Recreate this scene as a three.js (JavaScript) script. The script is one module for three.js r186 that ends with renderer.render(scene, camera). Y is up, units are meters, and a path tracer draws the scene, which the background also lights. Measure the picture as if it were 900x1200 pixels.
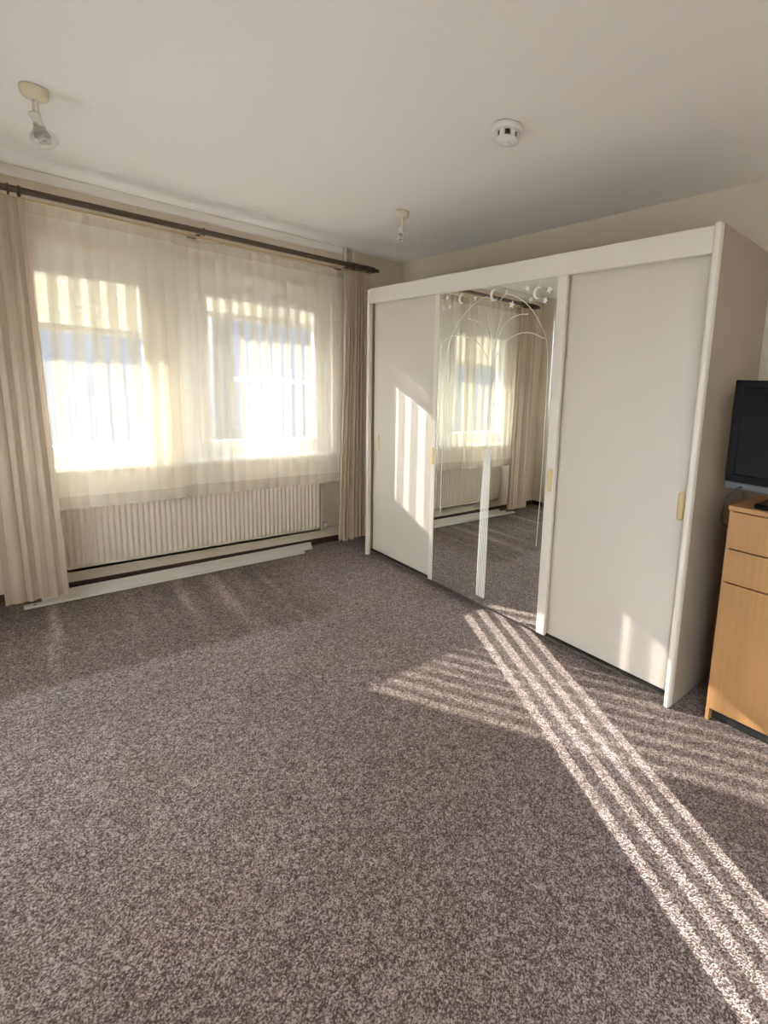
import * as THREE from 'three';
import { RoundedBoxGeometry } from 'three/addons/geometries/RoundedBoxGeometry.js';
import { mergeGeometries } from 'three/addons/utils/BufferGeometryUtils.js';

// ---------- renderer, camera, sky, sun, exposure ----------
const renderer = new THREE.WebGLRenderer({ antialias: true });
renderer.toneMapping = THREE.LinearToneMapping;
renderer.toneMappingExposure = 1.72;
renderer.shadowMap.enabled = true;
const scene = new THREE.Scene();

// x runs along the window wall, y up, z from the window wall towards the viewer
const FOCAL = 594.323, PPX = 598.31, PPY = 547.92, YAW = 0.80201, PITCH = -0.15565, ROLL = 0.05282;
const camera = new THREE.PerspectiveCamera(2 * Math.atan(600 / FOCAL) * 180 / Math.PI, 0.75, 0.05, 120);
{
  const cy = Math.cos(YAW), sy = Math.sin(YAW), cp = Math.cos(PITCH), sp = Math.sin(PITCH);
  const f = new THREE.Vector3(sy * cp, sp, -cy * cp), r = new THREE.Vector3(cy, 0, sy), u = new THREE.Vector3().crossVectors(r, f);
  const c = Math.cos(ROLL), s = Math.sin(ROLL);
  const r2 = r.clone().multiplyScalar(c).addScaledVector(u, s), u2 = u.clone().multiplyScalar(c).addScaledVector(r, -s);
  camera.quaternion.setFromRotationMatrix(new THREE.Matrix4().makeBasis(r2, u2, f.clone().negate()));
  camera.position.set(0, 1.5, 0);
  camera.setViewOffset(900, 1200, 450 - PPX, 600 - PPY, 900, 1200);
}
scene.add(camera);

const SUN = new THREE.Vector3(-0.46, 0.405, -1).normalize();        // towards the sun
scene.background = new THREE.Color().setRGB(7.6, 8.5, 10.2);           // bright winter haze, even all round
const sun = new THREE.DirectionalLight(new THREE.Color().setRGB(1, 0.945, 0.86), 11);
sun.name = 'sun'; sun.position.copy(SUN).multiplyScalar(30).add(new THREE.Vector3(1.2, 0, -3)); sun.target.position.set(1.2, 0, -3);
sun.castShadow = true; sun.shadow.mapSize.set(4096, 4096); sun.shadow.radius = 0.6;
Object.assign(sun.shadow.camera, { left: -8, right: 8, top: 8, bottom: -8, near: 1, far: 60 });
scene.add(sun, sun.target);
// added spot standing in for sun bounced off the mirror door, through the rear slit
const streakSpot = new THREE.SpotLight(new THREE.Color().setRGB(1, 0.93, 0.86), 11500, 0, 0.034, 0.1, 2);
streakSpot.name = 'added_mirror_streak'; streakSpot.position.set(1.53 - 0.425 * 17, 0.405 * 17, -1.29 + 17); streakSpot.target.position.set(-0.18, 1.6, 3.1);
streakSpot.castShadow = true; streakSpot.shadow.radius = 0.6;
scene.add(streakSpot, streakSpot.target);

// ---------- helpers ----------
let seed = 7;
const rnd = () => { seed = (seed * 1664525 + 1013904223) >>> 0; return seed / 4294967296; };
const rr = (a, b) => a + (b - a) * rnd();
const taken = {};
const numbered = (n) => { taken[n] = (taken[n] ?? -1) + 1; return taken[n] ? `${n}_${String(taken[n]).padStart(3, '0')}` : n; };
const finish = (m) => { m.castShadow = m.receiveShadow = true; return m; };
function thing(name, label, category, pos = [0, 0, 0], group) {
  const o = new THREE.Group(); o.name = numbered(name); o.position.set(...pos); o.userData = { label, category };
  if (group) o.userData.group = group;
  scene.add(o); return o;
}
function part(name, geo, mat, parent, label) {
  const m = finish(new THREE.Mesh(Array.isArray(geo) ? merge(geo) : geo, mat)); m.name = name;
  if (label) m.userData.label = label;
  parent.add(m); return m;
}
function single(name, geo, mat, label, category, group) {
  const m = part(numbered(name), geo, mat, scene, label); m.userData.category = category;
  if (group) m.userData.group = group;
  return m;
}
function struct(name, geo, mat, label) { const m = part(numbered(name), geo, mat, scene, label); m.userData.kind = 'structure'; return m; }
function structGroup(name, label) { const o = new THREE.Group(); o.name = numbered(name); o.userData = { kind: 'structure' }; if (label) o.userData.label = label; scene.add(o); return o; }
function merge(list) {
  return mergeGeometries(list.map((g) => { const n = g.index ? g.toNonIndexed() : g; for (const k of Object.keys(n.attributes)) if (!['position', 'normal', 'uv'].includes(k)) n.deleteAttribute(k); return n; }));
}
// a box between two corners, with uv in metres
function box(x0, x1, y0, y1, z0, z1, r = 0) {
  const w = x1 - x0, h = y1 - y0, d = z1 - z0;
  const g = r > 0 ? new RoundedBoxGeometry(w, h, d, 2, Math.min(r, w / 2.01, h / 2.01, d / 2.01)) : new THREE.BoxGeometry(w, h, d);
  g.translate((x0 + x1) / 2, (y0 + y1) / 2, (z0 + z1) / 2);
  return metreUV(g);
}
function metreUV(g) {
  if (g.index) g = g.toNonIndexed();
  const p = g.attributes.position, n = g.attributes.normal, uv = new Float32Array(p.count * 2);
  for (let i = 0; i < p.count; i += 3) {
    const ax = Math.abs(n.getX(i) + n.getX(i + 1) + n.getX(i + 2)), ay = Math.abs(n.getY(i) + n.getY(i + 1) + n.getY(i + 2)), az = Math.abs(n.getZ(i) + n.getZ(i + 1) + n.getZ(i + 2));
    for (let k = i; k < i + 3; k++) {
      const x = p.getX(k), y = p.getY(k), z = p.getZ(k);
      const [u, v] = ax >= ay && ax >= az ? [z, y] : ay >= az ? [x, z] : [x, y];
      uv[k * 2] = u; uv[k * 2 + 1] = v;
    }
  }
  g.setAttribute('uv', new THREE.BufferAttribute(uv, 2)); return g;
}
function rod(a, b, r, r2 = r, seg = 12) {
  const A = new THREE.Vector3(...a), B = new THREE.Vector3(...b), d = B.clone().sub(A);
  const g = new THREE.CylinderGeometry(r2, r, d.length(), seg);
  g.applyQuaternion(new THREE.Quaternion().setFromUnitVectors(new THREE.Vector3(0, 1, 0), d.clone().normalize()));
  return g.translate(...A.add(B).multiplyScalar(0.5).toArray());
}
const tube = (pts, r, n = 40, seg = 8, closed = false) => new THREE.TubeGeometry(new THREE.CatmullRomCurve3(pts.map((p) => new THREE.Vector3(...p)), closed), n, r, seg, closed);
const lathe = (pts, seg = 32) => new THREE.LatheGeometry(pts.map((p) => new THREE.Vector2(...p)), seg);
// a sheet given by a function of (u, v) in 0..1
function sheet(fn, nu, nv) {
  const pos = [], uv = [], idx = [], v3 = [0, 0, 0];
  for (let j = 0; j <= nv; j++) for (let i = 0; i <= nu; i++) { const q = fn(i / nu, j / nv); pos.push(q[0], q[1], q[2]); uv.push(q[3] ?? i / nu, q[4] ?? j / nv); }
  for (let j = 0; j < nv; j++) for (let i = 0; i < nu; i++) { const a = j * (nu + 1) + i, b = a + 1, c = a + nu + 1, d = c + 1; idx.push(a, b, d, a, d, c); }
  const g = new THREE.BufferGeometry();
  g.setAttribute('position', new THREE.Float32BufferAttribute(pos, 3)); g.setAttribute('uv', new THREE.Float32BufferAttribute(uv, 2));
  g.setIndex(idx); g.computeVertexNormals(); return g;
}

// ---------- textures ----------
function hash(x, y, s) { let h = (x * 374761393 + y * 668265263 + s * 2147483647) | 0; h = Math.imul(h ^ (h >>> 13), 1274126177); h ^= h >>> 16; return (h >>> 0) / 4294967296; }
function vnoise(x, y, px, py, s) {                                   // periodic value noise
  const xi = Math.floor(x), yi = Math.floor(y), fx = x - xi, fy = y - yi, u = fx * fx * (3 - 2 * fx), v = fy * fy * (3 - 2 * fy);
  const m = (a, n) => ((a % n) + n) % n, h = (a, b) => hash(m(a, px), m(b, py), s);
  return (h(xi, yi) * (1 - u) + h(xi + 1, yi) * u) * (1 - v) + (h(xi, yi + 1) * (1 - u) + h(xi + 1, yi + 1) * u) * v;
}
function texture(n, m, fill, srgb, metres) {
  const d = new Uint8Array(n * m * 4);
  for (let y = 0; y < m; y++) for (let x = 0; x < n; x++) { const c = fill(x / n, y / m), o = (y * n + x) * 4; d[o] = c[0]; d[o + 1] = c[1]; d[o + 2] = c[2]; d[o + 3] = 255; }
  const t = new THREE.DataTexture(d, n, m); t.wrapS = t.wrapT = THREE.RepeatWrapping; t.magFilter = THREE.LinearFilter; t.minFilter = THREE.LinearMipmapLinearFilter; t.generateMipmaps = true;
  if (srgb) t.colorSpace = THREE.SRGBColorSpace;
  if (metres) t.repeat.set(1 / metres[0], 1 / metres[1]);
  t.needsUpdate = true; return t;
}
const mixc = (a, b, t) => a.map((v, i) => v + (b[i] - v) * t);
const sat = (x) => Math.min(1, Math.max(0, x));
// looped carpet, 1.5 m to a repeat
const loops = (u, v) => {
  const w = 0.004 * vnoise(u * 60, v * 60, 60, 60, 9);
  const a = vnoise((u + w) * 400, (v - w) * 400, 400, 400, 1), b = vnoise(u * 640, v * 640, 640, 640, 2), c = vnoise(u * 110, v * 110, 110, 110, 3);
  return sat(0.5 + (a - 0.5) * 0.95 + (b - 0.5) * 0.85 + (c - 0.5) * 0.35);
};
const carpetMap = texture(1600, 1600, (u, v) => {
  const t = loops(u, v), k = vnoise(u * 22, v * 22, 22, 22, 5), h = vnoise(u * 210, v * 210, 210, 210, 6);
  const dark = mixc([82, 69, 68], [87, 75, 68], k), light = mixc([190, 175, 173], [184, 172, 162], h);
  return mixc(dark, light, Math.pow(t, 1.15));
}, true, [1.5, 1.5]);
const carpetBump = texture(1024, 1024, (u, v) => { const t = loops(u, v) * 255; return [t, t, t]; }, false, [1.5, 1.5]);
const plasterBump = texture(512, 512, (u, v) => { const t = 255 * sat(0.5 + (vnoise(u * 160, v * 160, 160, 160, 11) - 0.5) * 0.7 + (vnoise(u * 60, v * 60, 60, 60, 12) - 0.5) * 0.6); return [t, t, t]; }, false, [0.6, 0.6]);
const grain = (u, v) => {
  const a = vnoise(u * 70, v * 5, 70, 5, 21), b = vnoise(u * 220, v * 9, 220, 9, 22), c = vnoise(u * 9, v * 2, 9, 2, 23), d = vnoise(u * 256, v * 60, 256, 60, 24);
  return sat(0.5 + (a - 0.5) * 0.7 + (b - 0.5) * 0.5 + (c - 0.5) * 0.5 + (d - 0.5) * 0.2);
};
const beechMap = texture(768, 512, (u, v) => mixc([168, 123, 76], [181, 137, 87], grain(u, v)), true, [0.8, 1.4]);
const clothBump = texture(512, 512, (u, v) => { const t = 255 * (0.5 + 0.25 * Math.sin(u * 512 * Math.PI / 2) * Math.sin(v * 512 * Math.PI / 2) + 0.25 * (vnoise(u * 128, v * 40, 128, 40, 31) - 0.5)); return [t, t, t]; }, false, [0.4, 0.4]);

// ---------- materials ----------
const rgb = (r, g, b) => new THREE.Color().setRGB(r, g, b);
const std = (c, roughness = 0.8, o = {}) => new THREE.MeshPhysicalMaterial({ color: c, roughness, ...o });
const M = {
  wall: std(rgb(0.74, 0.65, 0.52), 0.95, { bumpMap: plasterBump, bumpScale: 0.0012, specularIntensity: 0.3 }),
  ceiling: std(rgb(0.87, 0.82, 0.76), 0.95, { bumpMap: plasterBump, bumpScale: 0.0005, specularIntensity: 0.3 }),
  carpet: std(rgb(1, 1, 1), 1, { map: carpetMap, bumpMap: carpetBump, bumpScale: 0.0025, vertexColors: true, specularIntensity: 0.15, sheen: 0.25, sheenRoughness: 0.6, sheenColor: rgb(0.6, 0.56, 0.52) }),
  trim: std(rgb(0.86, 0.83, 0.77), 0.6),
  skirting: std(rgb(0.045, 0.022, 0.016), 0.5),
  frame: std(rgb(0.82, 0.83, 0.82), 0.35),
  glass: new THREE.MeshPhysicalMaterial({ color: rgb(0.97, 0.985, 0.98), roughness: 0, transmission: 1, thickness: 0, ior: 1.5 }),
  slat: std(rgb(0.8, 0.75, 0.62), 0.7, { transmission: 0.5, thickness: 0 }),
  drape: std(rgb(0.63, 0.51, 0.38), 0.9, { side: THREE.DoubleSide, transmission: 0.3, thickness: 0, bumpMap: clothBump, bumpScale: 0.0006, specularIntensity: 0.2 }),
  sheer: std(rgb(0.9, 0.83, 0.68), 1, { side: THREE.DoubleSide, transmission: 0.1, thickness: 0, transparent: true, opacity: 0.42, specularIntensity: 0.1 }),
  netDense: std(rgb(0.9, 0.82, 0.62), 1, { side: THREE.DoubleSide, transmission: 0.4, thickness: 0, transparent: true, opacity: 0.55, specularIntensity: 0.1 }),
  netWhite: std(rgb(0.92, 0.9, 0.86), 1, { side: THREE.DoubleSide, transmission: 0.62, thickness: 0, specularIntensity: 0.1 }),
  sheerHem: std(rgb(0.9, 0.83, 0.68), 1, { side: THREE.DoubleSide, transmission: 0.4, thickness: 0, transparent: true, opacity: 0.3, specularIntensity: 0.1 }),
  rodWood: std(rgb(0.07, 0.04, 0.021), 0.35, { clearcoat: 0.4, clearcoatRoughness: 0.3 }),
  brass: std(rgb(0.6, 0.47, 0.27), 0.35, { metalness: 0.7 }),
  radiator: std(rgb(0.7, 0.62, 0.5), 0.45),
  pipe: std(rgb(0.72, 0.64, 0.58), 0.45),
  board: std(rgb(0.7, 0.66, 0.58), 0.5),
  hole: std(rgb(0.05, 0.045, 0.04), 0.8),
  melamine: std(rgb(0.67, 0.605, 0.51), 0.5),
  melamineEdge: std(rgb(0.76, 0.7, 0.6), 0.42),
  melamineShaded: std(rgb(0.36, 0.3, 0.225), 0.5),  // cream melamine darkened, so the side panels carry their shade in the colour
  inside: std(rgb(0.16, 0.13, 0.1), 0.9),
  mirror: std(rgb(0.86, 0.88, 0.85), 0.0, { metalness: 1 }),
  bevel: std(rgb(0.9, 0.92, 0.9), 0.12, { metalness: 1 }),
  etch: std(rgb(0.8, 0.78, 0.72), 0.6),
  grip: std(rgb(0.68, 0.52, 0.26), 0.4),
  gripDark: std(rgb(0.5, 0.38, 0.19), 0.5),
  beech: std(rgb(1, 1, 1), 0.45, { map: beechMap }),
  gap: std(rgb(0.02, 0.015, 0.012), 0.8),
  tvBody: std(rgb(0.006, 0.006, 0.0065), 0.4, { specularIntensity: 0.2 }),
  tvScreen: std(rgb(0.006, 0.006, 0.007), 0.12, { specularIntensity: 0.08 }),
  tvStrip: std(rgb(0.09, 0.09, 0.095), 0.4),
  cable: std(rgb(0.01, 0.01, 0.01), 0.5),
  cream: std(rgb(0.74, 0.66, 0.46), 0.4),
  socket: std(rgb(0.7, 0.66, 0.58), 0.4),
  bulb: new THREE.MeshPhysicalMaterial({ color: rgb(0.92, 0.9, 0.87), roughness: 0.16, transmission: 0.78, thickness: 0, ior: 1.5 }),
  bulbSilver: std(rgb(0.75, 0.73, 0.7), 0.2, { metalness: 0.9 }),
  bulbStem: std(rgb(0.42, 0.37, 0.32), 0.4),
  plastic: std(rgb(0.76, 0.73, 0.68), 0.4),
  dark: std(rgb(0.02, 0.018, 0.016), 0.7),
  paving: std(rgb(0.045, 0.045, 0.046), 0.95),
  render: std(rgb(0.085, 0.09, 0.1), 0.95),
  renderGrey: std(rgb(0.08, 0.08, 0.083), 0.9),
  tile: std(rgb(0.35, 0.17, 0.11), 0.8),
  steel: std(rgb(0.5, 0.5, 0.5), 0.35),
  leaf: std(rgb(0.1, 0.16, 0.06), 0.8, { side: THREE.DoubleSide, transmission: 0.3, thickness: 0 }),
};

// ---------- the room ----------
const X0 = -0.5, X1 = 2.87, ZF = -4.35, ZR = 3.1, H = 2.62, T = 0.35;
const WX0 = -0.06, WX1 = 2.16, WY0 = 0.84, WY1 = 2.235;               // window opening
const SX0 = -0.36, SX1 = 0.0, SY0 = 1.05, SY1 = 2.16;                // added slit opening for the mirror streak beam
const LZ0 = 0.4, LZ1 = 2.98, LY0 = 0.06, LY1 = 2.42;
const QZ0 = -3.6, QZ1 = -1.4, QY0 = 0.35, QY1 = 1.7;                 // added fill window in the left wall, out of view
                 // L values: added balcony door, out of view, for fill daylight
{
  const n = 90, m = 170, lx = X1 - X0, lz = ZR - ZF;
  const g = new THREE.PlaneGeometry(lx, lz, n, m); g.rotateX(-Math.PI / 2); g.translate((X0 + X1) / 2, 0, (ZF + ZR) / 2);
  const p = g.attributes.position, uv = g.attributes.uv, c = new Float32Array(p.count * 3);
  for (let i = 0; i < p.count; i++) {
    const x = p.getX(i), z = p.getZ(i); uv.setXY(i, x, z);
    // darker band near the window with lighter streaks, uneven tone all over
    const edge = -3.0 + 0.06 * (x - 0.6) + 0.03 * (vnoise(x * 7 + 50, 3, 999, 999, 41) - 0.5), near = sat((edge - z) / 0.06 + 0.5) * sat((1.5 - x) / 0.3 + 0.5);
    const paleStreak = vnoise((x + 0.06 * z) * 17 + 70, z * 0.8 + 40, 999, 999, 42);
    let k = 1 - near * (0.36 - 0.62 * Math.pow(sat((paleStreak - 0.45) * 2.2), 2));
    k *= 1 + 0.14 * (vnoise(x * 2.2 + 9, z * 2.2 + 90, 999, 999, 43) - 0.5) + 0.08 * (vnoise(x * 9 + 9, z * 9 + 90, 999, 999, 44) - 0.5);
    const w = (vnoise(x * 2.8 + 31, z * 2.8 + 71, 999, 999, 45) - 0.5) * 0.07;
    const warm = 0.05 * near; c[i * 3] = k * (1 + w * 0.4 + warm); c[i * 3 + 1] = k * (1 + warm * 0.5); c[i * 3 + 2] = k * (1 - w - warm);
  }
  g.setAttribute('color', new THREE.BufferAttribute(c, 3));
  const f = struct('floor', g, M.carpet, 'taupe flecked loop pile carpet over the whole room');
  part('slab', box(X0 - 0.2, X1 + 0.2, -0.3, -0.004, ZF - T, ZR + 0.2), M.inside, f);
}
struct('ceiling', box(X0 - 0.2, X1 + 0.2, H, H + 0.25, ZF - T, ZR + 0.2), M.ceiling, 'plain off white ceiling');
[box(X0 - 0.2, WX0, -0.3, H, ZF - T, ZF), box(WX1, X1 + 0.2, -0.3, H, ZF - T, ZF), box(WX0, WX1, -0.3, WY0, ZF - T, ZF), box(WX0, WX1, WY1, H, ZF - T, ZF)].forEach((g) => struct('wall_front', g, M.wall, 'cream window wall'));
struct('wall_right', box(X1, X1 + 0.2, -0.3, H, ZF, ZR), M.wall, 'cream wall behind the wardrobe');
[box(X0 - 0.2, X0, -0.3, H, ZF, QZ0), box(X0 - 0.2, X0, -0.3, QY0, QZ0, QZ1), box(X0 - 0.2, X0, QY1, H, QZ0, QZ1), box(X0 - 0.2, X0, -0.3, H, QZ1, LZ0), box(X0 - 0.2, X0, -0.3, H, LZ1, ZR), box(X0 - 0.2, X0, -0.3, LY0, LZ0, LZ1), box(X0 - 0.2, X0, LY1, H, LZ0, LZ1)].forEach((g) => struct('wall_left', g, M.wall, 'cream wall opposite the wardrobe'));
[box(X0 - 0.2, SX0, -0.3, H, ZR, ZR + 0.2), box(SX1, X1 + 0.2, -0.3, H, ZR, ZR + 0.2), box(SX0, SX1, -0.3, SY0, ZR, ZR + 0.2), box(SX0, SX1, SY1, H, ZR, ZR + 0.2)].forEach((g) => struct('wall_rear', g, M.wall, 'cream wall behind the viewer'));
struct('trim_1', box(X0, 2.24, H - 0.058, H, ZF, ZF + 0.04, 0.006), M.trim, 'white moulding under the ceiling on the window wall');
struct('baseboard_front', box(X0, X1, 0, 0.052, ZF, ZF + 0.016, 0.003), M.skirting, 'dark brown baseboard under the radiator');
struct('baseboard_right', box(X1 - 0.016, X1, 0, 0.052, ZF + 0.016, ZR, 0.003), M.skirting);
struct('baseboard_left', box(X0, X0 + 0.016, 0, 0.052, ZF + 0.016, LZ0, 0.003), M.skirting);

// ---------- window ----------
{
  const w = structGroup('window_1', 'wide white two pane window behind the sheer curtains');
  const z0 = -4.54, z1 = -4.46;
  part('window_frame', [box(WX0, WX0 + 0.05, WY0, WY1, z0, z1, 0.006), box(WX1 - 0.05, WX1, WY0, WY1, z0, z1, 0.006), box(WX0 + 0.05, WX1 - 0.05, WY0, WY0 + 0.055, z0, z1, 0.006), box(WX0 + 0.05, WX1 - 0.05, WY1 - 0.11, WY1, z0, z1, 0.006)], M.frame, w);
  part('mullion', box(0.865, 1.135, WY0 + 0.055, WY1 - 0.11, z0, z1, 0.008), M.frame, w);
  for (const [a, b] of [[WX0 + 0.05, 0.865], [1.135, WX1 - 0.05]]) {
    const y0 = WY0 + 0.055, y1 = WY1 - 0.11, s = 0.068;
    const sash = part('sash', [box(a, a + s, y0, y1, z0 + 0.01, z1 + 0.02, 0.008), box(b - s, b, y0, y1, z0 + 0.01, z1 + 0.02, 0.008), box(a + s, b - s, y0, y0 + s, z0 + 0.01, z1 + 0.02, 0.008), box(a + s, b - s, y1 - s, y1, z0 + 0.01, z1 + 0.02, 0.008)], M.frame, w);
    part('pane', box(a + s - 0.01, b - s + 0.01, y0 + s - 0.01, y1 - s + 0.01, -4.502, -4.498), M.glass, sash);
    const hx = a < 0.8 ? b - s / 2 : a + s / 2;
    part('handle', [box(hx - 0.012, hx + 0.012, 1.42, 1.5, z1 + 0.02, z1 + 0.03, 0.004), rod([hx, 1.47, z1 + 0.03], [hx, 1.47, z1 + 0.06], 0.008), box(hx - 0.01, hx + 0.01, 1.36, 1.48, z1 + 0.055, z1 + 0.07, 0.006)], M.frame, sash);
  }
  part('sill', box(WX0 - 0.05, WX1 + 0.05, WY0 - 0.03, WY0 + 0.004, -4.46, ZF + 0.055, 0.008), M.frame, w);
  part('outer_sill', box(WX0, WX1, WY0 - 0.03, WY0 + 0.01, ZF - T - 0.03, -4.54, 0.005), M.frame, w);
}
{ // unseen balcony door, added to brighten the room
  const w = structGroup('door_1', 'added glazed balcony door, unseen in the left wall, letting in fill daylight');
  const x0 = X0 - 0.14, x1 = X0 - 0.06, s = 0.09, mid = (LZ0 + LZ1) / 2;
  for (const [a, b] of [[LZ0, mid], [mid, LZ1]]) {
    const leaf = part('leaf', [box(x0, x1, LY0, LY1, a, a + s, 0.006), box(x0, x1, LY0, LY1, b - s, b, 0.006), box(x0, x1, LY0, LY0 + s, a + s, b - s, 0.006), box(x0, x1, LY1 - s, LY1, a + s, b - s, 0.006)], M.frame, w);
    part('pane', box(X0 - 0.103, X0 - 0.097, LY0 + s - 0.01, LY1 - s + 0.01, a + s - 0.01, b - s + 0.01), M.glass, leaf);
  }
}
{ // unseen side window, added as soft fill from the left
  const w = structGroup('window_3', 'added unseen fill window in the left wall behind a drawn net curtain');
  const x0 = X0 - 0.14, x1 = X0 - 0.06, s = 0.07, mid = (QZ0 + QZ1) / 2;
  for (const [a, b] of [[QZ0, mid], [mid, QZ1]]) {
    const sash = part('sash', [box(x0, x1, QY0, QY1, a, a + s, 0.006), box(x0, x1, QY0, QY1, b - s, b, 0.006), box(x0, x1, QY0, QY0 + s, a + s, b - s, 0.006), box(x0, x1, QY1 - s, QY1, a + s, b - s, 0.006)], M.frame, w);
    part('pane', box(X0 - 0.103, X0 - 0.097, QY0 + s - 0.01, QY1 - s + 0.01, a + s - 0.01, b - s + 0.01), M.glass, sash);
  }
}
single('added_light_screen', box(-3.2, X0 - 0.22, -0.35, 2.7, ZR + 0.02, ZR + 0.14, 0.01), M.render, 'added unseen screen keeping the streak beam out of the balcony door', 'screen');  // added light blocker: stops the streak beam entering by the balcony door
// roller shutters, let down to different heights
for (const [a, b, y0, label] of [[WX0 + 0.03, 1.0, 1.715, 'cream roller shutter let down a third outside the left pane'], [1.0, WX1 - 0.03, 1.925, 'cream roller shutter let down a little outside the right pane']]) {
  const t = thing('roller_shutter', label, 'shutter');
  part('bottom_bar', box(a + 0.015, b - 0.015, y0, y0 + 0.05, -4.625, -4.612, 0.004), M.melamine, t);
  for (let y = y0 + 0.053; y < WY1 + 0.02; y += 0.042) part('slat', box(a + 0.012, b - 0.012, y, y + 0.037, -4.623, -4.615, 0.003), M.slat, t);
  for (const x of [a, b - 0.022]) part('guide', box(x, x + 0.022, WY0 + 0.01, WY1, -4.635, -4.605, 0.003), M.frame, t);
}
{ // unseen rear slit, added to shape the streak beam
  const w = structGroup('window_2', 'added unseen slit window shaping the streak beam behind the viewer');
  part('window_frame', [box(SX0, SX0 + 0.02, SY0, SY1, ZR + 0.08, ZR + 0.13), box(SX1 - 0.02, SX1, SY0, SY1, ZR + 0.08, ZR + 0.13), box(SX0 + 0.02, SX1 - 0.02, SY0, SY0 + 0.02, ZR + 0.08, ZR + 0.13), box(SX0 + 0.02, SX1 - 0.02, SY1 - 0.02, SY1, ZR + 0.08, ZR + 0.13)], M.frame, w);
  part('pane', box(SX0 + 0.015, SX1 - 0.015, SY0 + 0.015, SY1 - 0.015, ZR + 0.103, ZR + 0.107), M.glass, w);
}

// ---------- curtains ----------
const ROD_Y = 2.431, ROD_Z = -4.06;
// gathered cloth: folds that double back on themselves; spread(v) gives left and right edge at height v (0 bottom, 1 top)
function gathered({ left, right, y0, y1, z, folds, amp, over, nv = 26, jitter = 0.3, va = 0, vb = 1, s = 3, wander = 0.25 }) {
  const ph = [], am = []; for (let k = 0; k < folds + 2; k++) { ph.push(rr(-jitter, jitter)); am.push(rr(1 - jitter * 0.4, 1 + jitter * 0.4)); }
  const at = (arr, f) => { const i = Math.floor(f), q = f - i, w = q * q * (3 - 2 * q); return arr[i] * (1 - w) + arr[Math.min(i + 1, arr.length - 1)] * w; };
  return sheet((u, w) => {
    const v = va + (vb - va) * w, f = u * folds, sway = wander * Math.sin(v * 3 + s + Math.floor(f) * 1.7) * (1 - v), a = f * 2 * Math.PI + at(ph, f) * 1.2 + sway;
    const L = left(v), R = right(v), step = (R - L) / folds, k = at(am, f) * (0.8 + 0.3 * (1 - v));
    const x = L + (R - L) * u + over * step * k * Math.sin(a) * (0.85 + 0.15 * v) - 0.13 * step * Math.sin(2 * a);
    const zz = z + amp * k * (Math.cos(a) + 0.22 * Math.cos(2 * a + s + 2 * at(ph, f)));
    return [x, y0 + (y1 - y0) * v, zz, u * folds * 0.18, v * (y1 - y0)];
  }, folds * 22, nv);
}
const lerp = (a, b) => (v) => a + (b - a) * v;
function drape(name, label, left, right, folds, y0, s) {
  const t = thing(name, label, 'curtain', [0, 0, 0]);
  const kept = seed;
  part('cloth', gathered({ left, right, y0, y1: ROD_Y - 0.045, z: ROD_Z, folds, amp: 0.026, over: 0.3, nv: 40, jitter: 0.6, s }), M.drape, t);
  seed = kept;
  part('hem', gathered({ left, right, y0, y1: ROD_Y - 0.045, va: -0.001, vb: 0.028, z: ROD_Z + 0.0025, folds, amp: 0.026, over: 0.3, nv: 4, jitter: 0.6, s }), M.drape, t);
  for (let k = 0; k <= folds; k++) {
    const x = left(1) + (right(1) - left(1)) * (k + 0.3) / (folds + 0.6), g = new THREE.TorusGeometry(0.027, 0.005, 8, 20); g.rotateY(Math.PI / 2 + rr(-0.25, 0.25)); g.translate(x, ROD_Y - 0.006, ROD_Z);
    const ring = part('ring', g, M.rodWood, t, 'dark brown curtain ring');
    part('hook', rod([x, ROD_Y - 0.062, ROD_Z], [x, ROD_Y - 0.03, ROD_Z], 0.0025, 0.0025, 6), M.brass, ring);
  }
}
drape('curtain', 'beige floor length drape hanging at the left end of the rod', lerp(-0.02, -0.03), (v) => 0.262 - 0.05 * v, 5, 0.085, 3);
drape('curtain', 'beige floor length drape hanging beside the wardrobe at the right end of the rod', lerp(2.06, 2.14), lerp(2.39, 2.36), 8, 0.1, 5);
for (const [L, R, z, folds, label, s] of [[-0.02, 0.93, -4.142, 10, 'sheer cream net curtain over the left window pane', 1], [0.735, 2.17, -4.197, 17, 'sheer cream net curtain over the right window pane', 2]]) {
  const t = thing('sheer_curtain', label, 'curtain');
  const seed0 = seed, spec = { left: lerp(L, L), right: lerp(R, R), z, folds, amp: 0.016, over: 0.48, jitter: 0.45, s, y0: 0.6, y1: 2.398 };
  part('net', gathered({ ...spec, nv: 40 }), M.sheer, t);
  seed = seed0; part('hem', gathered({ ...spec, va: -0.001, vb: 0.045, z: z + 0.003, nv: 3 }), M.sheerHem, t);
  seed = seed0; part('heading', gathered({ ...spec, va: 0.965, vb: 1.0005, z: z + 0.003, nv: 3 }), M.sheerHem, t);
}
{  // added net whose folds cut the streak beam into stripes
  const t = thing('sheer_curtain', 'added pleated net in the unseen rear slit that stripes the streak beam', 'curtain');
  part('net', gathered({ left: lerp(SX0 - 0.01, SX0 - 0.01), right: lerp(SX1 + 0.01, SX1 + 0.01), y0: SY0 - 0.12, y1: SY1 + 0.1, z: ZR - 0.05, folds: 5, amp: 0.022, over: 0.42, jitter: 0.45, s: 3, nv: 12, wander: 0.02 }), M.netDense, t);
  part('rail', box(SX0 - 0.08, SX1 + 0.08, SY1 + 0.1, SY1 + 0.12, ZR - 0.06, ZR - 0.002, 0.004), M.frame, t);
}
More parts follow.
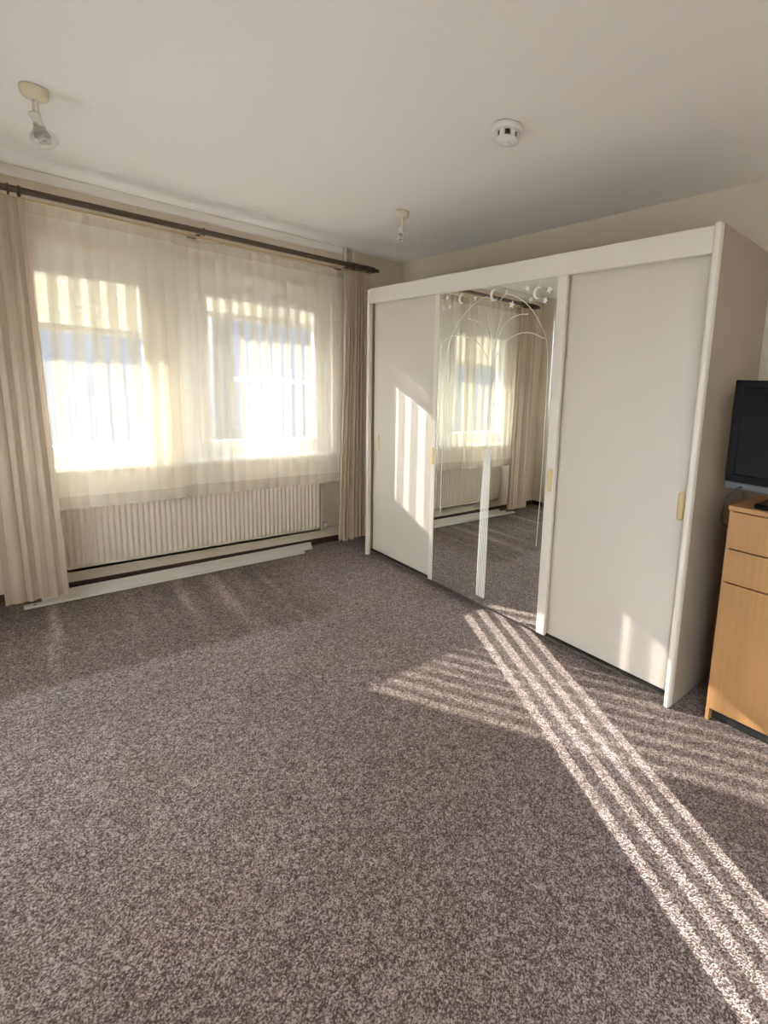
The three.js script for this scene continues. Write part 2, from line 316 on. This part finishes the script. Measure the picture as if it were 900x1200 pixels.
{  // added net that diffuses the fill light and stops direct sun
  const t = thing('sheer_curtain', 'added white net curtain spreading daylight from the unseen side window', 'curtain');
  const g = gathered({ left: lerp(QZ0 - 0.12, QZ0 - 0.12), right: lerp(QZ1 + 0.12, QZ1 + 0.12), y0: QY0 - 0.15, y1: QY1 + 0.1, z: 0, folds: 18, amp: 0.015, over: 0.2, s: 3, nv: 12 });
  g.rotateY(-Math.PI / 2).translate(X0 + 0.05, 0, 0);
  const p = g.attributes.position; if (p.getZ(0) > 0) g.scale(1, 1, -1);
  part('net', g, M.netWhite, t);
  part('rail', box(X0 + 0.002, X0 + 0.06, QY1 + 0.1, QY1 + 0.12, QZ0 - 0.15, QZ1 + 0.15, 0.004), M.frame, t);
}
{
  const t = thing('curtain_rod', 'long dark brown curtain rod with turned finials above the window', 'curtain rod');
  part('pole', rod([-0.02, ROD_Y, ROD_Z], [2.36, ROD_Y, ROD_Z], 0.0185, 0.0185, 20), M.rodWood, t);
  part('track', rod([0.0, ROD_Y - 0.02, ROD_Z - 0.11], [2.33, ROD_Y - 0.02, ROD_Z - 0.11], 0.008, 0.008, 12), M.brass, t, 'thin brass rod carrying the sheer curtains');
  for (const s of [-1, 1]) {
    const g = lathe([[0, -0.02], [0.018, -0.02], [0.026, -0.01], [0.026, 0.006], [0.019, 0.012], [0.024, 0.02], [0.026, 0.045], [0.022, 0.06], [0.014, 0.068], [0.018, 0.075], [0.016, 0.09], [0.008, 0.098], [0, 0.1]], 24);
    g.rotateZ(s > 0 ? -Math.PI / 2 : Math.PI / 2); g.translate(s > 0 ? 2.34 : -0.0, ROD_Y, ROD_Z); part('finial', g, M.rodWood, t);
  }
  for (const x of [0.03, 1.1, 2.2]) {
    const b = part('bracket', [rod([x, ROD_Y, ZF], [x, ROD_Y, ROD_Z], 0.009), lathe([[0, 0], [0.03, 0], [0.026, 0.012], [0.012, 0.02], [0, 0.02]], 20).rotateX(Math.PI / 2).translate(x, ROD_Y, ZF), rod([x, ROD_Y - 0.02, ROD_Z - 0.11], [x, ROD_Y, ROD_Z - 0.11], 0.005)], M.rodWood, t);
    part('collar', new THREE.TorusGeometry(0.02, 0.007, 8, 20).rotateY(Math.PI / 2).translate(x, ROD_Y, ROD_Z), M.rodWood, b);
  }
}

// ---------- radiator and heating pipes ----------
{
  const t = thing('radiator', 'long cream ribbed panel radiator under the window', 'radiator');
  const rx0 = 0.2, rx1 = 2.005, ry0 = 0.145, ry1 = 0.645, zf = -4.252, ribs = 54, pitch = (rx1 - rx0 - 0.03) / ribs;
  part('front_panel', sheet((u, v) => {
    const x = rx0 + (rx1 - rx0) * u, y = ry0 + (ry1 - ry0) * v, q = (x - rx0 - 0.015) / pitch, inX = q > 0 && q < ribs ? 1 : 0;
    const e = sat((y - ry0 - 0.035) / 0.025) * sat((ry1 - 0.035 - y) / 0.025), c = 0.5 - 0.5 * Math.cos(q * 2 * Math.PI);
    return [x, y, zf + inX * 0.014 * Math.pow(c, 0.7) * e, x, y];
  }, ribs * 10, 40), M.radiator, t);
  part('back_panel', box(rx0, rx1, ry0, ry1, -4.318, zf, 0.006), M.radiator, t);
  part('top_grille', box(rx0, rx1, ry1 - 0.012, ry1 + 0.006, -4.325, zf + 0.004, 0.003), M.radiator, t);
  part('end_cover', box(rx1 - 0.004, rx1 + 0.006, ry0, ry1, -4.325, zf + 0.004, 0.003), M.radiator, t);
  for (const x of [0.4, 1.0, 1.75]) part('wall_bracket', box(x, x + 0.03, ry0 + 0.03, ry1 - 0.05, ZF, -4.318), M.radiator, t);
  const v = part('valve', [rod([2.01, 0.19, -4.285], [2.07, 0.19, -4.285], 0.014), rod([2.05, 0.17, -4.285], [2.05, 0.21, -4.285], 0.017)], M.pipe, t);
  part('connecting_pipe', tube([[2.06, 0.165, -4.285], [2.1, 0.16, -4.285], [2.2, 0.16, -4.285], [2.238, 0.162, -4.29]], 0.008, 24), M.pipe, t);
}
for (const [x, label] of [[2.255, 'painted heating pipe left of the pair running up beside the right drape'], [2.32, 'painted heating pipe right of the pair running up beside the right drape']])
  single('heating_pipe', [rod([x, 0, -4.3], [x, H, -4.3], 0.0125, 0.0125, 16), lathe([[0.013, 0], [0.026, 0], [0.024, 0.008], [0.013, 0.012]], 20).translate(x, 0, -4.3), lathe([[0.013, 0], [0.026, 0], [0.024, -0.008], [0.013, -0.012]], 20).translate(x, H, -4.3)], M.pipe, label, 'pipe');

// ---------- white strips on the floor ----------
{
  const strip = (x0, z0, x1, z1, w, h, y, label, hole) => {
    const L = Math.hypot(x1 - x0, z1 - z0), t = thing('floor_strip', label, 'plank', [(x0 + x1) / 2, y, (z0 + z1) / 2], 'white strips lying under the radiator');
    t.rotation.y = -Math.atan2(z1 - z0, x1 - x0);
    part('strip', box(-L / 2, L / 2, 0, h, -w / 2, w / 2, 0.002), M.board, t);
    part('lip', [box(-L / 2 + 0.002, L / 2 - 0.002, h - 0.001, h + 0.005, w / 2 - 0.006, w / 2, 0.002), box(-L / 2 + 0.002, L / 2 - 0.002, h - 0.001, h + 0.005, -w / 2, -w / 2 + 0.006, 0.002)], M.board, t);
    if (hole) part('screw_hole', new THREE.CylinderGeometry(0.008, 0.008, 0.003, 16).translate(-L / 2 + 0.05, h, 0), M.hole, t);
  };
  strip(0.055, -4.152, 1.81, -4.178, 0.042, 0.012, 0, 'white strip with a screw hole lying nearest the room', true);
  strip(0.14, -4.206, 1.91, -4.245, 0.026, 0.02, 0, 'white strip lying in the middle of three under the radiator');
  strip(0.2, -4.262, 1.93, -4.312, 0.024, 0.034, 0, 'white strip lying closest to the baseboard under the radiator');
}

// ---------- wardrobe ----------
{
  const XF = 2.205, z0 = -3.846, z1 = -0.973, top = 2.238, bx = 2.845;
  const t = thing('wardrobe', 'large cream wardrobe with three sliding doors, the middle one mirrored', 'wardrobe');
  const edgePanel = (za, zb) => box(XF - 0.01, bx, 0, top, za, zb, 0.008);
  const sideR = part('side_panel', box(XF + 0.03, bx, 0, top - 0.004, z1 - 0.026, z1 - 0.002, 0.002), M.melamineShaded, t);
  part('front_edge', box(XF - 0.012, XF + 0.032, 0, top, z1 - 0.032, z1, 0.014), M.melamineEdge, sideR, 'rounded cream front edge');
  const sideL = part('side_panel', box(XF + 0.03, bx, 0, top - 0.014, z0 + 0.002, z0 + 0.026, 0.002), M.melamineShaded, t);
  part('front_edge', box(XF - 0.004, XF + 0.032, 0, top - 0.014, z0, z0 + 0.038, 0.01), M.melamineEdge, sideL, 'rounded cream front edge');
  part('fascia', box(XF, XF + 0.03, 2.112, 2.226, z0 + 0.036, z1 - 0.031, 0.004), M.melamineEdge, t);
  part('top_panel', box(XF + 0.03, bx, 2.19, 2.212, z0 + 0.026, z1 - 0.026), M.melamineShaded, t);
  part('back_panel', box(bx - 0.008, bx, 0.05, 2.2, z0 + 0.026, z1 - 0.026), M.melamineShaded, t);
  part('plinth', box(XF + 0.075, XF + 0.09, 0, 0.055, z0 + 0.026, z1 - 0.026), M.inside, t);
  part('bottom_panel', box(XF + 0.07, bx - 0.01, 0.035, 0.05, z0 + 0.026, z1 - 0.026), M.inside, t);
  const grip = (x, z, door) => {
    const g = new THREE.CapsuleGeometry(0.019, 0.1, 6, 16); g.scale(0.35, 1, 1); g.translate(x, 0.99, z);
    const h = part('handle', g, M.grip, door, 'tan oval grip');
    return h;
  };
  const dx = XF + 0.045, y0 = 0.052, y1 = 2.14;
  const doorL = part('door', box(dx, dx + 0.02, y0, y1, z0 + 0.045, -2.89, 0.003), M.melamine, t, 'plain cream sliding door nearest the window');
  grip(dx, -3.725, doorL);
  const doorR = part('door', box(dx, dx + 0.02, y0, y1, -1.87, z1 - 0.036, 0.003), M.melamine, t, 'plain cream sliding door nearest the chest of drawers');
  grip(dx, -1.045, doorR);
  part('track', box(XF + 0.03, XF + 0.09, 0.04, y0 - 0.004, z0 + 0.03, z1 - 0.03), M.gap, t);
  // mirror door
  const mx = XF + 0.012, ma = -2.955, mb = -1.795, ga = -2.908, gb = -1.862, my0 = 0.048;
  const door = part('mirror_door', [box(mx, mx + 0.022, my0, y1, ma, ga, 0.004), box(mx, mx + 0.022, my0, y1, gb, mb, 0.004), box(mx + 0.012, mx + 0.02, my0, y1, ga, gb)], M.melamineEdge, t, 'sliding door with etched mirror between cream stiles');
  const gx = mx + 0.004;
  part('mirror', box(gx, mx + 0.012, my0 + 0.003, y1 - 0.01, ga + 0.001, gb - 0.001), M.mirror, door, 'tall mirror');
  part('bevel', [box(gx - 0.001, gx + 0.002, my0 + 0.005, y1 - 0.012, ga + 0.004, ga + 0.008), box(gx - 0.001, gx + 0.002, my0 + 0.005, y1 - 0.012, gb - 0.013, gb - 0.009)], M.bevel, door);
  grip(mx, -2.93, door); grip(mx, -1.828, door);
  // etched palm: places given as (height, z) on the mirror face
  const ex = gx - 0.0012, line = (pts, w, name = 'etched_frond') => {
    const c = new THREE.CatmullRomCurve3(pts.map(([y, z]) => new THREE.Vector3(ex, y, z))), n = 40, g = sheet((u, v) => {
      const p = c.getPoint(u), d = c.getTangent(u), k = (v - 0.5) * w; return [ex + (v > 0 && v < 1 ? -0.0006 : 0.0012), p.y - d.z * k, p.z + d.y * k];
    }, n, 3);
    part(name, g, M.etch, door);
  };
  // trunk of fine upright strokes
  for (let k = 0; k < 7; k++) { const q = k / 6 - 0.5; line([[0.1, -2.372 + q * 0.075], [0.4, -2.37 + q * 0.075], [0.8, -2.366 + q * 0.066], [1.1 + 0.02 * (k % 3), -2.36 + q * 0.05]], 0.0085, 'etched_trunk'); }
  for (const q of [-1, 0, 1]) line([[1.08, -2.36 + q * 0.014], [1.3, -2.357 + q * 0.008], [1.52, -2.355 + q * 0.003]], 0.004, 'etched_trunk');
  const fr = [
    [[2.02, -2.31], [2.052, -2.262], [1.99, -2.096], [1.86, -1.967], [1.75, -1.914], [1.556, -1.897], [1.29, -1.895], [1.022, -1.892], [0.576, -1.903]],
    [[2.02, -2.38], [2.052, -2.43], [1.99, -2.6], [1.86, -2.74], [1.75, -2.8], [1.556, -2.826], [1.29, -2.83], [1.022, -2.83], [0.576, -2.83]],
    [[1.5, -2.352], [1.69, -2.335], [1.759, -2.369 + 0.04], [1.887, -2.25], [1.926, -2.146], [1.927, -2.071]],
    [[1.48, -2.348], [1.6, -2.34], [1.696, -2.318], [1.777, -2.242], [1.818, -2.138], [1.82, -2.042], [1.783, -1.935]],
    [[1.48, -2.362], [1.6, -2.375], [1.697, -2.42], [1.778, -2.506], [1.819, -2.635], [1.818, -2.786], [1.781, -2.859]],
    [[1.5, -2.358], [1.712, -2.365], [1.807, -2.395], [1.9, -2.497], [1.93, -2.6]],
    [[1.55, -2.356], [1.733, -2.359], [1.832, -2.381], [1.942, -2.42]],
    [[1.55, -2.354], [1.733, -2.345], [1.85, -2.32], [1.95, -2.28]],
  ];
  for (const f of fr) line(f, 0.0045);
  const shape = (pts, hole) => { const s = new THREE.Shape(pts.map(([a, b]) => new THREE.Vector2(a, b))); const g = new THREE.ExtrudeGeometry(s, { depth: 0.001, bevelEnabled: false }); g.rotateY(-Math.PI / 2); return g; };
  const star = (r) => shape([...Array(10)].map((_, i) => { const a = Math.PI / 2 + i * Math.PI / 5, q = i % 2 ? r * 0.45 : r; return [Math.cos(a) * q, Math.sin(a) * q]; }));
  const moon = (r) => { const p = []; for (let i = 0; i <= 16; i++) { const a = 0.9 + i / 16 * 4.5; p.push([Math.cos(a) * r, Math.sin(a) * r]); } for (let i = 16; i >= 0; i--) { const a = 1.1 + i / 16 * 4.1; p.push([0.38 * r + Math.cos(a) * r * 0.78, Math.sin(a) * r * 0.78]); } return shape(p); };
  const put = (name, g, y, z, turn = 0) => part(name, g.rotateX(turn).translate(ex + 0.001, y, z), M.etch, door);
  for (const [y, z, r] of [[2.07, -2.089, 0.024], [2.05, -1.92, 0.026], [1.993, -1.946, 0.022], [2.006, -2.057, 0.02], [2.066, -2.255, 0.018], [1.989, -2.207, 0.026], [2.078, -2.827, 0.022], [2.05, -2.539, 0.018], [2.008, -2.861, 0.022], [2.015, -2.797, 0.018]]) put('etched_star', star(r), y, z, z * 5);
  put('etched_moon', moon(0.036), 2.04, -2.007, 0.2); put('etched_moon', moon(0.032), 2.06, -2.674, 0.2); put('etched_moon', moon(0.036), 2.056, -2.366, -0.3);
}

// ---------- chest of drawers, television ----------
{
  const XF = 2.262, z0 = -0.826, z1 = 0.02, D = 0.42, top = 1.038;
  const t = thing('chest_of_drawers', 'beech chest of drawers with a tall door below two drawers at the right edge', 'chest of drawers');
  part('side_panel', box(XF + 0.004, XF + D, 0, top - 0.022, z0, z0 + 0.018, 0.002), M.beech, t);
  part('side_panel', box(XF + 0.004, XF + D, 0, top - 0.022, z1 - 0.018, z1, 0.002), M.beech, t);
  part('top_panel', box(XF - 0.002, XF + D, top - 0.022, top, z0 - 0.004, z1 + 0.004, 0.003), M.beech, t);
  part('back_panel', box(XF + D - 0.008, XF + D, 0.05, top - 0.03, z0 + 0.018, z1 - 0.018), M.beech, t);
  part('bottom_panel', box(XF + 0.022, XF + D - 0.01, 0.062, 0.08, z0 + 0.018, z1 - 0.018), M.beech, t);
  part('plinth', box(XF + 0.04, XF + 0.056, 0, 0.062, z0 + 0.018, z1 - 0.018), M.gap, t);
  part('gap_strip', [box(XF + 0.019, XF + 0.021, 0.07, top - 0.03, z0 + 0.018, z1 - 0.018)], M.gap, t);
  const front = (name, a, b) => part(name, box(XF, XF + 0.018, a, b, z0 + 0.004, z1 - 0.004, 0.0025), M.beech, t);
  front('drawer', 0.846, top - 0.026); front('drawer', 0.69, 0.84); front('door', 0.064, 0.684);
}
{
  const x = 2.34, zl = -0.895, w = 0.8, yb = 1.098, yt = 1.588;
  const t = thing('television', 'black flat television standing on the beech chest of drawers', 'television');
  part('back_shell', box(x + 0.012, x + 0.06, yb + 0.03, yt - 0.01, zl + 0.03, zl + w - 0.03, 0.015), M.tvBody, t);
  part('bezel', [box(x, x + 0.03, yb + 0.035, yt, zl, zl + 0.04, 0.006), box(x, x + 0.03, yb + 0.035, yt, zl + w - 0.04, zl + w, 0.006), box(x, x + 0.03, yt - 0.036, yt, zl + 0.035, zl + w - 0.035, 0.006), box(x, x + 0.03, yb + 0.03, yb + 0.07, zl + 0.035, zl + w - 0.035, 0.006)], M.tvBody, t);
  part('screen', box(x + 0.006, x + 0.014, yb + 0.06, yt - 0.03, zl + 0.036, zl + w - 0.036), M.tvScreen, t);
  part('bottom_strip', box(x - 0.004, x + 0.032, yb, yb + 0.036, zl, zl + w, 0.01), M.tvStrip, t, 'dark silver strip under the screen');
  const st = part('stand', [box(x + 0.02, x + 0.05, 1.06, yb + 0.02, zl + w / 2 - 0.06, zl + w / 2 + 0.06, 0.006)], M.tvBody, t);
  part('stand_foot', box(x - 0.06, x + 0.16, 1.039, 1.062, zl + 0.16, zl + w - 0.16, 0.01), M.tvBody, st);
  part('power_cable', tube([[2.35, 1.12, -0.8], [2.315, 1.098, -0.84], [2.3, 1.05, -0.862], [2.3, 0.98, -0.868], [2.33, 0.93, -0.872], [2.4, 0.9, -0.87], [2.6, 0.6, -0.87], [2.78, 0.25, -0.88]], 0.0045, 60), M.cable, t);
}

// ---------- ceiling lamps, smoke detector ----------
{
  const t = thing('ceiling_lamp', 'cream ceiling lamp holder with a large clear reflector bulb above the left window pane', 'lamp', [0.226, H, -3.07]);
  part('ceiling_rose', lathe([[0, 0], [0.047, 0], [0.049, -0.008], [0.046, -0.03], [0.038, -0.042], [0.012, -0.047], [0, -0.047]], 36), M.cream, t);
  part('stem', rod([0, -0.045, 0], [0.0, -0.105, 0], 0.0095, 0.0115, 14), M.socket, t);
  const s = lathe([[0, 0.004], [0.02, 0.004], [0.023, -0.002], [0.019, -0.012], [0.016, -0.03], [0.018, -0.045], [0.021, -0.05], [0, -0.05]], 28); s.rotateZ(0.3); s.translate(-0.006, -0.1, 0);
  part('socket', s, M.socket, t);
  const place = (g) => { g.rotateZ(0.3); g.rotateX(-0.15); return g.translate(0.0, -0.138, 0.002); };
  const b = part('bulb', place(lathe([[0.014, 0.004], [0.016, -0.01], [0.026, -0.024], [0.042, -0.042], [0.0475, -0.058], [0.044, -0.074], [0.03, -0.085], [0, -0.089]], 36)), M.bulb, t, 'clear glass bulb');
  part('reflector_bowl', place(lathe([[0.012, -0.0], [0.014, -0.012], [0.024, -0.028], [0.03, -0.045], [0.0295, -0.047], [0.022, -0.03], [0.01, -0.014]], 30)), M.bulbStem, b);
  part('filament', place(lathe([[0, -0.04], [0.014, -0.05], [0.022, -0.062], [0.02, -0.07], [0, -0.074]], 24)), M.bulbSilver, b);
}
{
  const t = thing('ceiling_lamp', 'cream ceiling lamp holder with a small bare bulb near the wardrobe corner', 'lamp', [2.02, H, -3.08]);
  part('ceiling_rose', lathe([[0, 0], [0.044, 0], [0.046, -0.006], [0.042, -0.028], [0.034, -0.038], [0.012, -0.042], [0, -0.042]], 36), M.cream, t);
  part('stem', rod([0, -0.04, 0], [-0.004, -0.1, 0], 0.0085, 0.0105, 14), M.cream, t);
  part('socket', lathe([[0, 0.004], [0.014, 0.004], [0.017, -0.004], [0.018, -0.03], [0.014, -0.034], [0, -0.034]], 24).translate(-0.005, -0.1, 0), M.socket, t);
  const b = part('bulb', lathe([[0.012, 0], [0.015, -0.012], [0.022, -0.026], [0.026, -0.04], [0.022, -0.054], [0.012, -0.062], [0, -0.064]], 28).translate(-0.006, -0.128, 0), M.bulb, t, 'small clear bulb');
  part('filament', lathe([[0, 0], [0.009, -0.002], [0.011, -0.018], [0.005, -0.028], [0, -0.028]], 16).translate(-0.006, -0.14, 0), M.bulbStem, b);
  part('silvered_tip', lathe([[0.0195, -0.055], [0.0225, -0.053], [0.0125, -0.0625], [0, -0.0645]], 24).translate(-0.006, -0.1282, 0), M.bulbSilver, b);
}
{
  const t = thing('smoke_detector', 'round white smoke detector on the ceiling', 'smoke detector', [1.668, H, -1.74]);
  part('base', lathe([[0, 0], [0.066, 0], [0.068, -0.006], [0.066, -0.02], [0.056, -0.026], [0, -0.026]], 40), M.plastic, t);
  part('chamber', lathe([[0, -0.024], [0.042, -0.024], [0.042, -0.052], [0, -0.052]], 30), M.dark, t);
  for (let k = 0; k < 6; k++) { const a = k / 6 * Math.PI * 2 + 0.3, g = box(0.036, 0.052, -0.056, -0.024, -0.011, 0.011, 0.004); g.rotateY(a); part('vane', g, M.plastic, t); }
  part('cap', lathe([[0, -0.05], [0.05, -0.05], [0.052, -0.056], [0.046, -0.064], [0.02, -0.069], [0, -0.069]], 36), M.plastic, t);
  part('test_button', lathe([[0, -0.068], [0.016, -0.068], [0.015, -0.073], [0, -0.074]], 24), M.frame, t);
}

// ---------- outside ----------
struct('ground', [box(-30, 30, -0.6, -0.35, -40, ZF - T - 0.02), box(-30, X0 - 0.22, -0.6, -0.35, ZF - T - 0.02, 30), box(X0 - 0.22, 30, -0.6, -0.35, ZR + 0.22, 30)], M.paving, 'paved yard outside the window');
single('porch_post', box(1.45, 1.62, -0.35, 3.1, -5.4, -5.2, 0.01), M.renderGrey, 'grey rendered post standing outside the right window pane', 'post');
{
  const t = thing('house', 'grey rendered house across the yard behind the sheer curtains', 'house');
  part('wall', box(-9, 12, -0.35, 3.1, -15, -11.5), M.render, t);
  const rf = part('roof', box(-9.4, 12.4, 3.1, 3.2, -15.4, -11.1), M.tile, t);
  for (const x of [-2.4, 6.2]) { const f = part('window', [box(x, x + 1.3, 0.5, 0.58, -11.54, -11.46), box(x, x + 1.3, 1.5, 1.58, -11.54, -11.46), box(x, x + 0.08, 0.58, 1.5, -11.54, -11.46), box(x + 1.22, x + 1.3, 0.58, 1.5, -11.54, -11.46), box(x + 0.61, x + 0.69, 0.58, 1.5, -11.54, -11.46)], M.frame, t); part('pane', box(x + 0.08, x + 1.22, 0.58, 1.5, -11.51, -11.495), M.tvScreen, f); }
  part('gutter', rod([-9.4, 3.1, -11.03], [12.4, 3.1, -11.03], 0.06), M.renderGrey, rf);
}
{
  const t = thing('railing', 'white metal railing across the yard outside the right window pane', 'railing');
  part('rail', box(2.6, 6.2, 1.38, 1.44, -8.5, -8.44, 0.01), M.steel, t); part('rail', box(2.6, 6.2, 0.1, 0.14, -8.5, -8.46, 0.01), M.steel, t);
  for (let x = 2.62; x < 6.2; x += 0.28) part('baluster', rod([x, -0.35, -8.47], [x, 1.38, -8.47], 0.012, 0.012, 8), M.steel, t);
}
renderer.render(scene, camera);
